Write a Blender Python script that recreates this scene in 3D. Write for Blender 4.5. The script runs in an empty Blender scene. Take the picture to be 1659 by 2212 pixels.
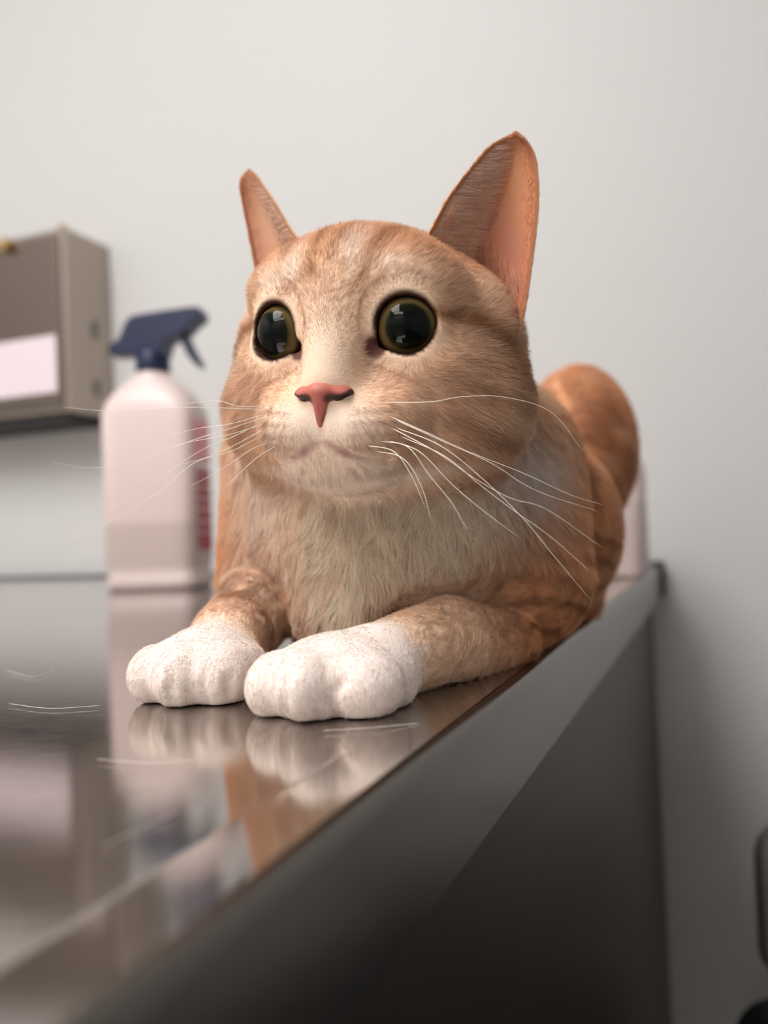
import bpy, bmesh, math
import numpy as np
from mathutils import Vector, Matrix

C = bpy.context.scene.collection
rng = np.random.default_rng(7)
TZ = 0.9                       # height of the steel table top above the floor

# ------------------------------------------------------------------ camera
FPX = 1800.0
al = math.atan(.04); th = math.atan(37 / 1800)
Xw = np.array([1., 0, 0]); fw = np.array([0, math.cos(th), math.sin(th)]); U0 = np.cross(Xw, fw)
Rc = Xw * math.cos(al) - U0 * math.sin(al); Uc = Xw * math.sin(al) + U0 * math.cos(al)
CAM = np.array([0, 0, .055])   # relative to the table top
cam_d = bpy.data.cameras.new('camera'); cam = bpy.data.objects.new('camera', cam_d); C.objects.link(cam)
cam_d.sensor_fit = 'VERTICAL'; cam_d.sensor_height = 36; cam_d.lens = FPX / 2212 * 36
cam_d.clip_start = .01
cam.matrix_world = Matrix(((Rc[0], Uc[0], -fw[0], CAM[0]), (Rc[1], Uc[1], -fw[1], CAM[1]),
                           (Rc[2], Uc[2], -fw[2], CAM[2] + TZ), (0, 0, 0, 1)))
cam_d.dof.use_dof = True; cam_d.dof.focus_distance = .272; cam_d.dof.aperture_fstop = 6.0
bpy.context.scene.camera = cam
sc = bpy.context.scene
sc.view_settings.view_transform = 'Standard'; sc.view_settings.look = 'None'
sc.view_settings.exposure = 0.0; sc.view_settings.gamma = 1; sc.view_settings.use_curve_mapping = False
sc.cycles.use_adaptive_sampling = True; sc.cycles.adaptive_threshold = .02
sc.cycles.max_bounces = 7; sc.cycles.diffuse_bounces = 4; sc.cycles.glossy_bounces = 4; sc.cycles.transparent_max_bounces = 8
sc.cycles.use_denoising = True
sc.cycles.sample_clamp_indirect = 6

w = bpy.data.worlds.new('world'); sc.world = w; w.use_nodes = True
w.node_tree.nodes['Background'].inputs[0].default_value = (.9, .93, 1, 1)
w.node_tree.nodes['Background'].inputs[1].default_value = .3


def ray(px, py): return fw + Rc * (px - 829.5) / FPX + Uc * (1106 - py) / FPX
def at(px, py, y):
    r = ray(px, py); return CAM + r * (y / r[1])
def tab(px, py, z=0.):
    r = ray(px, py); return CAM + r * ((z - CAM[2]) / r[2])


# room axes: u runs along the table edge towards the wall, v to the right along the wall
A_ = math.radians(22.0)
u_ = np.array([math.sin(A_), math.cos(A_), 0]); v_ = np.array([math.cos(A_), -math.sin(A_), 0])
def W(a, b, z=0.): return a * v_ + b * u_ + np.array([0, 0, z])
DW = 1.03                       # distance of the painted wall behind the table
def wallpt(px, py, b=DW):
    r = ray(px, py); return CAM + r * ((b - CAM @ u_) / (r @ u_))


# ------------------------------------------------------------------ lights
def area(name, a, b, z, sx, sy, power, col, tilt=(0, 0)):
    d = bpy.data.lights.new(name, 'AREA'); d.shape = 'RECTANGLE'; d.size = sx; d.size_y = sy
    d.energy = power; d.color = col
    o = bpy.data.objects.new(name, d); C.objects.link(o)
    p = W(a, b, z + TZ); o.location = p; o.rotation_euler = (tilt[0], tilt[1], -A_)
    return o
LIGHTS = [(-.75, -.6, .8, 1.2, 46.), (-.5, -1.5, 1.2, .5, 23.)]  # second panel is an added fill to brighten the chest
CEIL = 1.72

# ------------------------------------------------------------------ helpers
def mat(name, col, rough=.5, metal=0., **kw):
    m = bpy.data.materials.new(name); m.use_nodes = True
    b = m.node_tree.nodes['Principled BSDF']
    b.inputs['Base Color'].default_value = (*col, 1); b.inputs['Roughness'].default_value = rough
    b.inputs['Metallic'].default_value = metal
    for k, v in kw.items(): b.inputs[k.replace('_', ' ')].default_value = v
    return m
def s2l(r, g, b): return tuple(((c / 255 + .055) / 1.055) ** 2.4 if c > 10 else c / 255 / 12.92 for c in (r, g, b))
def node(m, t, **kw):
    n = m.node_tree.nodes.new(t)
    for k, v in kw.items(): setattr(n, k, v)
    return n
def bump(m, scale, strength, dist=.001, stretch=None, detail=3, rough_amp=None):
    nt = m.node_tree; b = nt.nodes['Principled BSDF']
    tc = node(m, 'ShaderNodeTexCoord'); mp = node(m, 'ShaderNodeMapping')
    if stretch: mp.inputs['Scale'].default_value = stretch
    nz = node(m, 'ShaderNodeTexNoise'); nz.inputs['Scale'].default_value = scale; nz.inputs['Detail'].default_value = detail
    bp = node(m, 'ShaderNodeBump'); bp.inputs['Strength'].default_value = strength; bp.inputs['Distance'].default_value = dist
    nt.links.new(tc.outputs['Object'], mp.inputs[0]); nt.links.new(mp.outputs[0], nz.inputs['Vector'])
    nt.links.new(nz.outputs['Fac'], bp.inputs['Height']); nt.links.new(bp.outputs[0], b.inputs['Normal'])
    if rough_amp:
        mr = node(m, 'ShaderNodeMapRange'); mr.inputs['From Min'].default_value = .3; mr.inputs['From Max'].default_value = .7
        mr.inputs['To Min'].default_value, mr.inputs['To Max'].default_value = rough_amp
        nt.links.new(nz.outputs['Fac'], mr.inputs[0]); nt.links.new(mr.outputs[0], b.inputs['Roughness'])
    return nz

def link(name, me, m=None, parent=None, smooth=False):
    o = bpy.data.objects.new(name, me); C.objects.link(o)
    if m: me.materials.append(m)
    if parent: o.parent = parent
    if smooth: me.shade_smooth()
    return o
def tag(o, label, cat, group=None, kind=None):
    o['label'] = label; o['category'] = cat
    if group: o['group'] = group
    if kind: o['kind'] = kind
    return o
def struct(o): o['kind'] = 'structure'; return o
def from_np(name, V, F, m=None, parent=None, smooth=True):
    me = bpy.data.meshes.new(name); me.from_pydata([tuple(map(float, p)) for p in V], [], [tuple(map(int, f)) for f in F]); me.update()
    return link(name, me, m, parent, smooth)
def box_bm(bm, lo, hi, frame=True, bevel=0., seg=2):
    """box in room axes (a, b, z relative to table top)"""
    ps = []
    for z in (lo[2], hi[2]):
        for a, b in ((lo[0], lo[1]), (hi[0], lo[1]), (hi[0], hi[1]), (lo[0], hi[1])):
            ps.append(bm.verts.new(W(a, b, z + TZ)))
    fs = [bm.faces.new([ps[i] for i in q]) for q in ((3, 2, 1, 0), (4, 5, 6, 7), (0, 1, 5, 4), (1, 2, 6, 5), (2, 3, 7, 6), (3, 0, 4, 7))]
    if bevel:
        es = list({e for f in fs for e in f.edges})
        bmesh.ops.bevel(bm, geom=es, offset=bevel, segments=seg, profile=.5, affect='EDGES')
    return bm
def box(name, lo, hi, m, parent=None, bevel=0., seg=2, smooth=False):
    bm = bmesh.new(); box_bm(bm, lo, hi, bevel=bevel, seg=seg)
    me = bpy.data.meshes.new(name); bm.to_mesh(me); bm.free()
    return link(name, me, m, parent, smooth)
def empty(name, loc, label, cat, group=None):
    o = bpy.data.objects.new(name, None); C.objects.link(o); o.empty_display_size = .02
    tag(o, label, cat, group); o['_loc'] = 0; del o['_loc']
    return o           # left at the origin: the parts carry world coordinates
def lathe(name, prof, centre, m, parent=None, seg=48, sx=1., sy=1., power=2.0):
    """prof: list of (r, z); superellipse section of the given power in room axes"""
    V, F = [], []
    n = len(prof)
    for r, z in prof:
        for k in range(seg):
            t = 2 * math.pi * k / seg; c, s = math.cos(t), math.sin(t)
            q = (abs(c) ** power + abs(s) ** power) ** (-1 / power)
            V.append(W(0, 0, z) + centre + (c * q * r * sx) * v_ + (s * q * r * sy) * u_ + np.array([0, 0, TZ]))
    for i in range(n - 1):
        for k in range(seg):
            F.append((i * seg + k, i * seg + (k + 1) % seg, (i + 1) * seg + (k + 1) % seg, (i + 1) * seg + k))
    F.append(tuple(range(seg))[::-1]); F.append(tuple((n - 1) * seg + k for k in range(seg)))
    return from_np(name, V, F, m, parent)
def extrude_profile(name, pts2, to3, w0, w1, m, parent=None, bevel=.001, seg=2):
    bm = bmesh.new()
    a = [bm.verts.new(to3(x, y, w0)) for x, y in pts2]; b = [bm.verts.new(to3(x, y, w1)) for x, y in pts2]
    bm.faces.new(a[::-1]); bm.faces.new(b); n = len(a)
    for i in range(n): bm.faces.new((a[i], a[(i + 1) % n], b[(i + 1) % n], b[i]))
    bmesh.ops.recalc_face_normals(bm, faces=bm.faces)
    if bevel: bmesh.ops.bevel(bm, geom=list(bm.edges), offset=bevel, segments=seg, affect='EDGES')
    me = bpy.data.meshes.new(name); bm.to_mesh(me); bm.free()
    return link(name, me, m, parent)

# ------------------------------------------------------------------ materials
M_wall = mat('wall_paint', s2l(203, 202, 201), .55); bump(M_wall, 900, .05, .0005)
M_ceil = mat('ceiling_paint', s2l(235, 235, 232), .9); bump(M_ceil, 300, .2, .001)
M_floor = mat('floor_vinyl', s2l(78, 72, 66), .45); bump(M_floor, 40, .1)
M_steel = mat('brushed_steel', s2l(178, 171, 165), .1, 1.)
bump(M_steel, 10, .035, .0006, (6, 90, 30), 4, (.06, .13))
M_rim = mat('steel_rim', s2l(112, 108, 103), .24, 1.); bump(M_rim, 30, .03, .0005, (1, 1, 14))
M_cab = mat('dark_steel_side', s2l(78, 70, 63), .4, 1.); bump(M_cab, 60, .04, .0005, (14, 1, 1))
M_dsteel = mat('dispenser_steel', s2l(170, 158, 148), .32, 1.); bump(M_dsteel, 60, .06, .0004, (18, 18, 1))
M_dsteel_dim = mat('dispenser_steel_dimmed', s2l(128, 116, 108), .3, 1.); bump(M_dsteel_dim, 60, .06, .0004, (18, 18, 1))  # dispenser steel again, darkened: dim room reflection put into the front's colour
M_black = mat('black_rubber', (.012, .012, .012), .6); bump(M_black, 400, .1)
M_grey = mat('grey_vinyl', s2l(150, 142, 140), .5); bump(M_grey, 200, .15)
M_white_pl = mat('white_plastic', s2l(236, 222, 218), .38, Subsurface_Weight=.15); M_white_pl.node_tree.nodes['Principled BSDF'].inputs['Subsurface Radius'].default_value = (.01, .008, .006); bump(M_white_pl, 150, .03)
M_blue = mat('navy_plastic', s2l(12, 26, 62), .35); bump(M_blue, 300, .04)
M_paper = mat('paper', s2l(226, 212, 218), .8); bump(M_paper, 300, .06)
M_red = mat('red_print', s2l(160, 30, 45), .5); bump(M_red, 300, .03)
M_pink = mat('pink_print', s2l(228, 150, 160), .5); bump(M_pink, 300, .03)
M_brass = mat('brass', s2l(200, 170, 120), .3, 1.); bump(M_brass, 200, .03)

# ------------------------------------------------------------------ room
AL, AR, BF = -1.7, 1.5, -1.9
def slab(name, pts, thick, m):
    bm = bmesh.new(); a = [bm.verts.new(p) for p in pts]; b = [bm.verts.new(np.array(p) + thick) for p in pts]
    bm.faces.new(a); bm.faces.new(b[::-1])
    for i in range(4): bm.faces.new((a[i], b[i], b[(i + 1) % 4], a[(i + 1) % 4]))
    bmesh.ops.recalc_face_normals(bm, faces=bm.faces)
    me = bpy.data.meshes.new(name); bm.to_mesh(me); bm.free()
    return struct(link(name, me, m))
zf, zc = 0., CEIL + TZ
def R4(a0, b0, a1, b1, z): return [W(a0, b0, z), W(a1, b0, z), W(a1, b1, z), W(a0, b1, z)]
def wal(a0, b0, a1, b1): return [W(a0, b0, zf), W(a1, b1, zf), W(a1, b1, zc), W(a0, b0, zc)]
slab('floor', R4(AL, BF, AR, DW, 0), np.array([0, 0, -.05]), M_floor)
slab('ceiling', R4(AL, BF, AR, DW, zc), np.array([0, 0, .05]), M_ceil)
slab('wall_back', wal(AL, DW, AR, DW), u_ * .05, M_wall)
slab('wall_front', wal(AL, BF, AR, BF), -u_ * .05, M_wall)
slab('wall_left', wal(AL, BF, AL, DW), -v_ * .05, M_wall)
slab('wall_right', wal(AR, BF, AR, DW), v_ * .05, M_wall)

for i, (a, b, sx, sy, p) in enumerate(LIGHTS):
    t = empty('ceiling_or_fill_light', None, ['square white ceiling light panel above the steel table',
              'added white fill light panel behind the camera, farther from the wall'][i], 'light')
    M_fr = mat('light_frame', (.8, .8, .8), .5); bump(M_fr, 100, .05)
    bm = bmesh.new()
    for lo, hi in (((a - sx / 2 - .02, b - sy / 2 - .02), (a + sx / 2 + .02, b - sy / 2)), ((a - sx / 2 - .02, b + sy / 2), (a + sx / 2 + .02, b + sy / 2 + .02)),
                   ((a - sx / 2 - .02, b - sy / 2), (a - sx / 2, b + sy / 2)), ((a + sx / 2, b - sy / 2), (a + sx / 2 + .02, b + sy / 2))):
        box_bm(bm, (*lo, CEIL - .03), (*hi, CEIL - .0005))
    me = bpy.data.meshes.new('frame'); bm.to_mesh(me); bm.free(); link('frame', me, M_fr, t)
    M_df = mat('diffuser', (.9, .9, .9), .5); bd = M_df.node_tree.nodes['Principled BSDF']
    bd.inputs['Emission Color'].default_value = (1, .972, .955, 1); bd.inputs['Emission Strength'].default_value = p / (sx * sy) * .32
    box('diffuser', (a - sx / 2, b - sy / 2, CEIL - .02), (a + sx / 2, b + sy / 2, CEIL - .0005), M_df, t)

# ------------------------------------------------------------------ steel table
V0 = -.0672; VS = V0 - .0225; TB, TF, TL = 1.008, -.55, -1.4; RIM = .036
tbl = empty('steel_table', None, 'brushed stainless steel examination table the ginger cat lies on', 'table')
def tri_strip(name, prof, b0, b1, m, parent):
    V, F = [], []
    n = len(prof)
    for b in (b0, b1):
        for a, z in prof: V.append(W(a, b, z + TZ))
    for i in range(n - 1): F.append((i, i + 1, n + i + 1, n + i))
    F.append(tuple(range(n))[::-1]); F.append(tuple(range(n, 2 * n)))
    return from_np(name, V, F, m, parent, smooth=False)
box('top', (TL, TF, -.02), (VS, TB, 0), M_steel, tbl)
BR = .004; drop = -.0012
arc = [(V0 - BR + BR * math.sin(t), -drop - BR + BR * math.cos(t)) for t in np.linspace(0, math.pi / 2, 8)]
strip = tri_strip('edge_strip', [(VS, -.02), (VS, 0), (VS + .0008, -.00005)] + arc[:2] + [(V0 - BR, -.02), (VS, -.02)], TF, TB, M_steel, tbl)
rim = tri_strip('rim', [(V0 - .012, -RIM), (V0 - .012, -.02), (V0 - BR, -.02)] + arc + [(V0, -RIM + .001), (V0 - .001, -RIM), (V0 - .012, -RIM)], TF, TB, M_rim, tbl)
for p in rim.data.polygons: p.use_smooth = True
rim.data.set_sharp_from_angle(angle=math.radians(30))
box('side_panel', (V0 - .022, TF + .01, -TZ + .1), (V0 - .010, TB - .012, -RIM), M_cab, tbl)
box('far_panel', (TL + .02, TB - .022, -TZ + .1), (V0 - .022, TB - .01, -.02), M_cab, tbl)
for a, b in ((V0 - .05, TB - .05), (V0 - .05, TF + .05), (TL + .05, TB - .05), (TL + .05, TF + .05)):
    box('leg', (a - .02, b - .02, -TZ), (a + .02, b + .02, -.02), M_rim, tbl, .002)
box('back_lip', (TL, TB, -.03), (V0 - .004, TB + .004, .003), M_black, tbl, .001)
box('corner_gap_shade', (V0 - .014, TB + .0005, -.035), (V0 + .004, TB + .016, .005), M_black, tbl, .003, 3)  # black block standing in for the shade of the gap to the wall

# ------------------------------------------------------------------ paper towel dispenser on the wall

dsp = empty('paper_towel_dispenser', None, 'stainless steel paper towel dispenser mounted on the grey wall, white paper label on its front', 'dispenser')
DA = wallpt(242, 700) @ v_; lo_, hi_ = .7, DW
for _ in range(40):        # how far the box stands out from the wall
    DB = (lo_ + hi_) / 2
    if wallpt(147, 700, DB) @ v_ > DA: lo_ = DB
    else: hi_ = DB
print('dispenser depth', DW - DB)
Z0, Z1 = wallpt(147, 908, DB)[2], wallpt(147, 488, DB)[2]; DL = DA - .33
box('body', (DL, DB, Z0 + .012), (DA, DW - .0005, Z1), M_dsteel, dsp, .003, 3)
box('front_door', (DL + .006, DB - .004, Z0 + .02), (DA - .012, DB, Z1 - .008), M_dsteel_dim, dsp, .0015)
box('towel_slot', (DL + .01, DB + .006, Z0), (DA - .008, DW - .002, Z0 + .012), M_black, dsp)
fa = lambda px, py: wallpt(px, py, DB - .005) @ v_
def on_front(px, py): return wallpt(px, py, DB - .0045)
def quad_plate(name, pts, m, parent, n, t=.0006):
    bm = bmesh.new(); a = [bm.verts.new(np.array(p) + [0, 0, TZ]) for p in pts]; b = [bm.verts.new(np.array(p) + n * t + [0, 0, TZ]) for p in pts]
    bm.faces.new(a); bm.faces.new(b)
    for i in range(len(a)): bm.faces.new((a[i], a[(i + 1) % len(a)], b[(i + 1) % len(a)], b[i]))
    bmesh.ops.recalc_face_normals(bm, faces=bm.faces)
    me = bpy.data.meshes.new(name); bm.to_mesh(me); bm.free()
    return link(name, me, m, parent)
zt, zb = on_front(121, 722)[2], on_front(121, 846)[2]; ar = fa(121, 780)
lab = quad_plate('paper_label', [W(ar - .2, DB - .004, zb), W(ar, DB - .004, zb), W(ar, DB - .004, zt), W(ar - .2, DB - .004, zt)], M_paper, dsp, -u_)
kn = on_front(18, 532)
bm = bmesh.new(); bmesh.ops.create_cone(bm, cap_ends=True, segments=32, radius1=.011, radius2=.009, depth=.012)
bmesh.ops.bevel(bm, geom=list(bm.edges), offset=.0015, segments=2, affect='EDGES')
bmesh.ops.transform(bm, matrix=Matrix.Translation(Vector(kn - u_ * .006 + [0, 0, TZ])) @ Matrix.Rotation(-A_, 4, 'Z') @ Matrix.Rotation(math.pi / 2, 4, 'X'), verts=bm.verts)
me = bpy.data.meshes.new('lock'); bm.to_mesh(me); bm.free(); link('lock', me, M_brass, dsp)
M_slot = mat('slot_dark', s2l(84, 88, 78), .5); bump(M_slot, 100, .05)
for z0, z1 in ((on_front(147, 722)[2] + .006, on_front(147, 683)[2] + .006), (on_front(147, 850)[2] + .004, on_front(147, 815)[2] + .004)):
    box('side_window', (DA - .001, DW - .045, z0), (DA + .0006, DW - .033, z1), M_slot, dsp)
box('corner_glint', (DA - .012, DB - .002, Z1), (DA - .002, DB + .008, Z1 + .005), M_brass, dsp, .0015)  # brass block standing in for the highlight on the dispenser's top corner

# ------------------------------------------------------------------ spray bottle
bot = empty('spray_bottle', None, 'white plastic bottle with navy blue trigger spray head and red print, left of the cat', 'spray bottle')
BC = tab(330, 1275); BC = BC + np.array([-.0, .035, 0]); by = math.radians(-8.0)
bx = np.array([math.cos(by), math.sin(by), 0]); bd_ = np.array([-math.sin(by), math.cos(by), 0]); S_ = .92 / FPX
def bot_pt(x, d, z): return BC + bx * x + bd_ * d + np.array([0, 0, z + TZ])
def bottle_loft(name, secs, m, parent, power=7, seg=64):
    V, F = [], []
    for hx, hd, z, pw_, ox in secs:
        for k in range(seg):
            t = 2 * math.pi * (k + .5) / seg; c, s = math.cos(t), math.sin(t)
            q = (abs(c) ** pw_ + abs(s) ** pw_) ** (-1 / pw_)
            V.append(bot_pt(ox + c * q * hx, s * q * hd, z))
    n = len(secs)
    for i in range(n - 1):
        for k in range(seg): F.append((i * seg + k, i * seg + (k + 1) % seg, (i + 1) * seg + (k + 1) % seg, (i + 1) * seg + k))
    F.append(tuple(range(seg))[::-1]); F.append(tuple((n - 1) * seg + k for k in range(seg)))
    return from_np(name, V, F, m, parent)
hx, hd = .0515, .036
body = bottle_loft('bottle_body', [(hx - .006, hd - .006, .0, 6, 0), (hx - .002, hd - .002, .001, 6, 0), (hx, hd, .005, 7, 0), (hx, hd, .012, 7, 0), (hx - .0022, hd - .0022, .015, 7, 0), (hx - .0022, hd - .0022, .026, 7, 0), (hx, hd, .030, 7, 0),
    (hx, hd, .190, 7, 0), (hx - .0008, hd - .0006, .196, 5.5, 0), (hx - .003, hd - .002, .203, 4.5, -.001), (hx - .0075, hd - .005, .2115, 3.6, -.0015), (hx - .0145, hd - .010, .2205, 2.8, -.002), (hx - .0225, hd - .0145, .228, 2.3, -.002), (.0215, .0185, .2335, 2.1, -.002), (.0165, .0165, .238, 2, -.002), (.0158, .0158, .245, 2, -.002)], M_white_pl, bot)
# the liquid inside shows through the wall up to its level
nt = M_white_pl.node_tree; pb = nt.nodes['Principled BSDF']
geo = node(M_white_pl, 'ShaderNodeNewGeometry'); sx_ = node(M_white_pl, 'ShaderNodeSeparateXYZ'); mr = node(M_white_pl, 'ShaderNodeMapRange')
mr.inputs['From Min'].default_value = TZ + .070; mr.inputs['From Max'].default_value = TZ + .074
mx = node(M_white_pl, 'ShaderNodeMix', data_type='RGBA'); mx.inputs['A'].default_value = (*s2l(196, 180, 176), 1); mx.inputs['B'].default_value = (*s2l(216, 198, 194), 1)
nt.links.new(geo.outputs['Position'], sx_.inputs[0]); nt.links.new(sx_.outputs['Z'], mr.inputs[0]); nt.links.new(mr.outputs[0], mx.inputs['Factor']); nt.links.new(mx.outputs['Result'], pb.inputs['Base Color'])
def px_prof(pts): return [((x - 332) * S_, (1275 - y) * S_) for x, y in pts]
to3 = lambda x, y, d: bot_pt(x, d, y)
bottle_loft('collar', [(.0185, .0185, .2385, 2, -.001), (.0192, .0192, .241, 2, -.001), (.0188, .0188, .256, 2, -.001), (.017, .017, .262, 2, -.001)], M_blue, bot)
head = extrude_profile('spray_head', px_prof([(240, 768), (240, 750), (246, 742), (262, 738), (272, 716), (284, 692), (298, 686), (360, 681), (434, 677), (450, 680), (452, 703), (440, 709), (428, 716), (420, 728), (404, 735), (388, 741), (374, 746), (366, 760), (366, 776), (302, 776), (298, 768), (262, 771)]), to3, -.014, .014, M_blue, bot, .0022, 3)
extrude_profile('trigger', px_prof([(398, 734), (412, 731), (420, 748), (430, 772), (445, 800), (445, 806), (437, 806), (419, 788), (407, 768), (400, 750)]), to3, -.006, .006, M_blue, bot, .0012, 3)
# red print running up the side of the bottle
def side_plate(name, d0, d1, z0, z1, m):
    x = hx + .0003
    V = [bot_pt(x, d0, z0), bot_pt(x, d1, z0), bot_pt(x, d1, z1), bot_pt(x, d0, z1)]
    V += [p + bx * .0004 for p in V]
    return from_np(name, V, [(3, 2, 1, 0), (4, 5, 6, 7), (0, 1, 5, 4), (1, 2, 6, 5), (2, 3, 7, 6), (3, 0, 4, 7)], m, bot, False)
side_plate('printed_band', -.024, .024, .137, .182, M_pink)
for i, (z0, z1) in enumerate(((.040, .058), (.0605, .070), (.0725, .0835), (.086, .095), (.0975, .1075), (.110, .1185), (.1205, .128))):
    side_plate('printed_mark', -.020, .024, z0, z1, M_red)

# ------------------------------------------------------------------ white container by the wall corner of the table
jr = tab(1386, 1249)
jb = tag(lathe('white_container', [(.040, .0), (.044, .001), (.046, .005), (.046, .104), (.0445, .110), (.040, .114), (.030, .1155)], np.array([*(jr - v_ * .043 + u_ * .04)[:2], 0]), M_white_pl, None, 64, 1, .8, 8),
         'plain white plastic container standing behind the cat at the table corner', 'container')

# ------------------------------------------------------------------ chair at the right edge
ch = empty('office_chair', None, 'grey padded chair with black seat, cut by the lower right of the photo', 'chair')
q0 = at(1612, 1784, .70); q1 = at(1612, 2105, .70)
def rr_pad(name, x0, x1, z0, z1, y0, y1, r, m):
    bm = bmesh.new(); pts = []
    for cx, cz, s in ((x1 - r, z1 - r, 0), (x0 + r, z1 - r, 1), (x0 + r, z0 + r, 2), (x1 - r, z0 + r, 3)):
        for k in range(9):
            t = math.pi / 2 * (s + k / 8); pts.append((cx + r * math.cos(t), cz + r * math.sin(t)))
    a = [bm.verts.new((x, y0, z + TZ)) for x, z in pts]; b = [bm.verts.new((x, y1, z + TZ)) for x, z in pts]; n = len(a)
    bm.faces.new(a); bm.faces.new(b[::-1])
    for i in range(n): bm.faces.new((a[i], b[i], b[(i + 1) % n], a[(i + 1) % n]))
    bmesh.ops.recalc_face_normals(bm, faces=bm.faces)
    bmesh.ops.bevel(bm, geom=[e for e in bm.edges if abs(e.verts[0].co.y - e.verts[1].co.y) < 1e-6], offset=min(.012, (y1 - y0) * .4), segments=4, affect='EDGES')
    me = bpy.data.meshes.new(name); bm.to_mesh(me); bm.free(); return link(name, me, m, ch, True)
x0 = q0[0]
rr_pad('backrest', x0, x0 + .30, q1[2], q0[2] + .01, .65, .70, .03, M_grey)
rr_pad('backrest_shell', x0 + .014, x0 + .286, q1[2] + .012, q0[2] - .004, .698, .722, .03, M_black)
rr_pad('seat', x0 - .012, x0 + .33, q1[2] - .115, q1[2] - .03, .40, .73, .035, M_black)
def tube_pts(name, pts, r, m, parent, seg=12, close=True):
    pts = [np.array(p, float) for p in pts]; V, F = [], []
    rr = r if hasattr(r, '__len__') else [r] * len(pts)
    for i, p in enumerate(pts):
        t = pts[min(i + 1, len(pts) - 1)] - pts[max(i - 1, 0)]; t = t / (np.linalg.norm(t) + 1e-12)
        n = np.cross(t, [0, 0, 1.] if abs(t[2]) < .9 else [1., 0, 0]); n /= np.linalg.norm(n); b = np.cross(t, n)
        for k in range(seg):
            a = 2 * math.pi * k / seg; V.append(p + rr[i] * (math.cos(a) * n + math.sin(a) * b) + [0, 0, TZ])
    for i in range(len(pts) - 1):
        for k in range(seg): F.append((i * seg + k, i * seg + (k + 1) % seg, (i + 1) * seg + (k + 1) % seg, (i + 1) * seg + k))
    F.append(tuple(range(seg))[::-1]); F.append(tuple((len(pts) - 1) * seg + k for k in range(seg)))
    return from_np(name, V, F, m, parent)
cx_, cy_ = x0 + .16, .57
tube_pts('back_post', [(cx_, .72, q1[2] + .08), (cx_, .745, q1[2] - .02), (cx_, .73, q1[2] - .11), (cx_, .57, q1[2] - .125)], .014, M_black, ch)
tube_pts('gas_lift', [(cx_, cy_, q1[2] - .12), (cx_, cy_, -TZ + .08)], .025, M_black, ch, 24)
for k in range(5):
    t = 2 * math.pi * k / 5 + .3; ex, ey = cx_ + .22 * math.cos(t), cy_ + .22 * math.sin(t)
    tube_pts('base_arm', [(cx_, cy_, -TZ + .09), (ex, ey, -TZ + .06)], [.022, .014], M_black, ch)
    tube_pts('caster', [(ex - .012 * math.sin(t), ey + .012 * math.cos(t), -TZ + .025), (ex + .012 * math.sin(t), ey - .012 * math.cos(t), -TZ + .025)], .025, M_black, ch, 24)

#CAT_BEGIN
# ------------------------------------------------------------------ the cat
# head pose: local millimetres (x right as seen from the front, y out of the face, z up)
HC = np.array([-1.9, 310., 120.])
def rotm(yaw, pitch, roll):
    cy, sy = math.cos(yaw), math.sin(yaw)
    f = np.array([-sy, -cy, 0]); r = np.array([cy, -sy, 0]); u = np.array([0, 0, 1.])
    cp, sp = math.cos(pitch), math.sin(pitch); f2 = f * cp + u * sp; u2 = u * cp - f * sp
    cr, sr = math.cos(roll), math.sin(roll)
    return np.c_[r * cr + u2 * sr, f2, u2 * cr - r * sr]
HM = rotm(math.radians(18.3), math.radians(-8), math.radians(-3.5))
def h2w(Q): return HC + np.asarray(Q, float) @ HM.T
def w2h(P): return (np.asarray(P) - HC) @ HM

def vnoise(P, seed=0):
    P = np.asarray(P, float); i = np.floor(P).astype(np.int64); f = P - i; f = f * f * (3 - 2 * f)
    def hsh(a, b, c):
        n = (a * 73856093) ^ (b * 19349663) ^ (c * 83492791) ^ (seed * 2654435761 & 0xffffffff)
        n = (n ^ (n >> 13)) * 1274126177 & 0xffffffff
        return ((n ^ (n >> 16)) & 0xffff) / 65535.
    r = 0
    for dx in (0, 1):
        for dy in (0, 1):
            for dz in (0, 1):
                wgt = (f[..., 0] if dx else 1 - f[..., 0]) * (f[..., 1] if dy else 1 - f[..., 1]) * (f[..., 2] if dz else 1 - f[..., 2])
                r = r + wgt * hsh(i[..., 0] + dx, i[..., 1] + dy, i[..., 2] + dz)
    return r * 2 - 1
def sst(a, b, x): t = np.clip((x - a) / (b - a), 0, 1); return t * t * (3 - 2 * t)

class Field:
    def __init__(s, lo, hi, h):
        s.lo = np.array(lo, float); s.h = h; s.n = np.ceil((np.array(hi) - lo) / h).astype(int) + 1
        s.D = np.full(s.n, 40., np.float32); s.last = None
    def sl(s, lo, hi, pad):
        a = np.clip(np.floor((np.array(lo) - pad - s.lo) / s.h).astype(int), 0, s.n); b = np.clip(np.ceil((np.array(hi) + pad - s.lo) / s.h).astype(int) + 1, 0, s.n)
        ax = [s.lo[i] + s.h * np.arange(a[i], b[i], dtype=np.float32) for i in range(3)]
        G = np.stack(np.meshgrid(*ax, indexing='ij'), -1).astype(np.float32)
        return tuple(slice(a[i], b[i]) for i in range(3)), G
    def put(s, lo, hi, fn, k, sub=False):
        S, G = s.sl(lo, hi, k + 5)
        if 0 in G.shape: return
        d = fn(G).astype(np.float32); o = s.D[S]
        if sub: d = -d; hh = np.clip(k - np.abs(o - d), 0, None) / k; s.D[S] = np.maximum(o, d) + hh * hh * k * .25
        else: hh = np.clip(k - np.abs(o - d), 0, None) / k; s.D[S] = np.minimum(o, d) - hh * hh * k * .25
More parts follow.
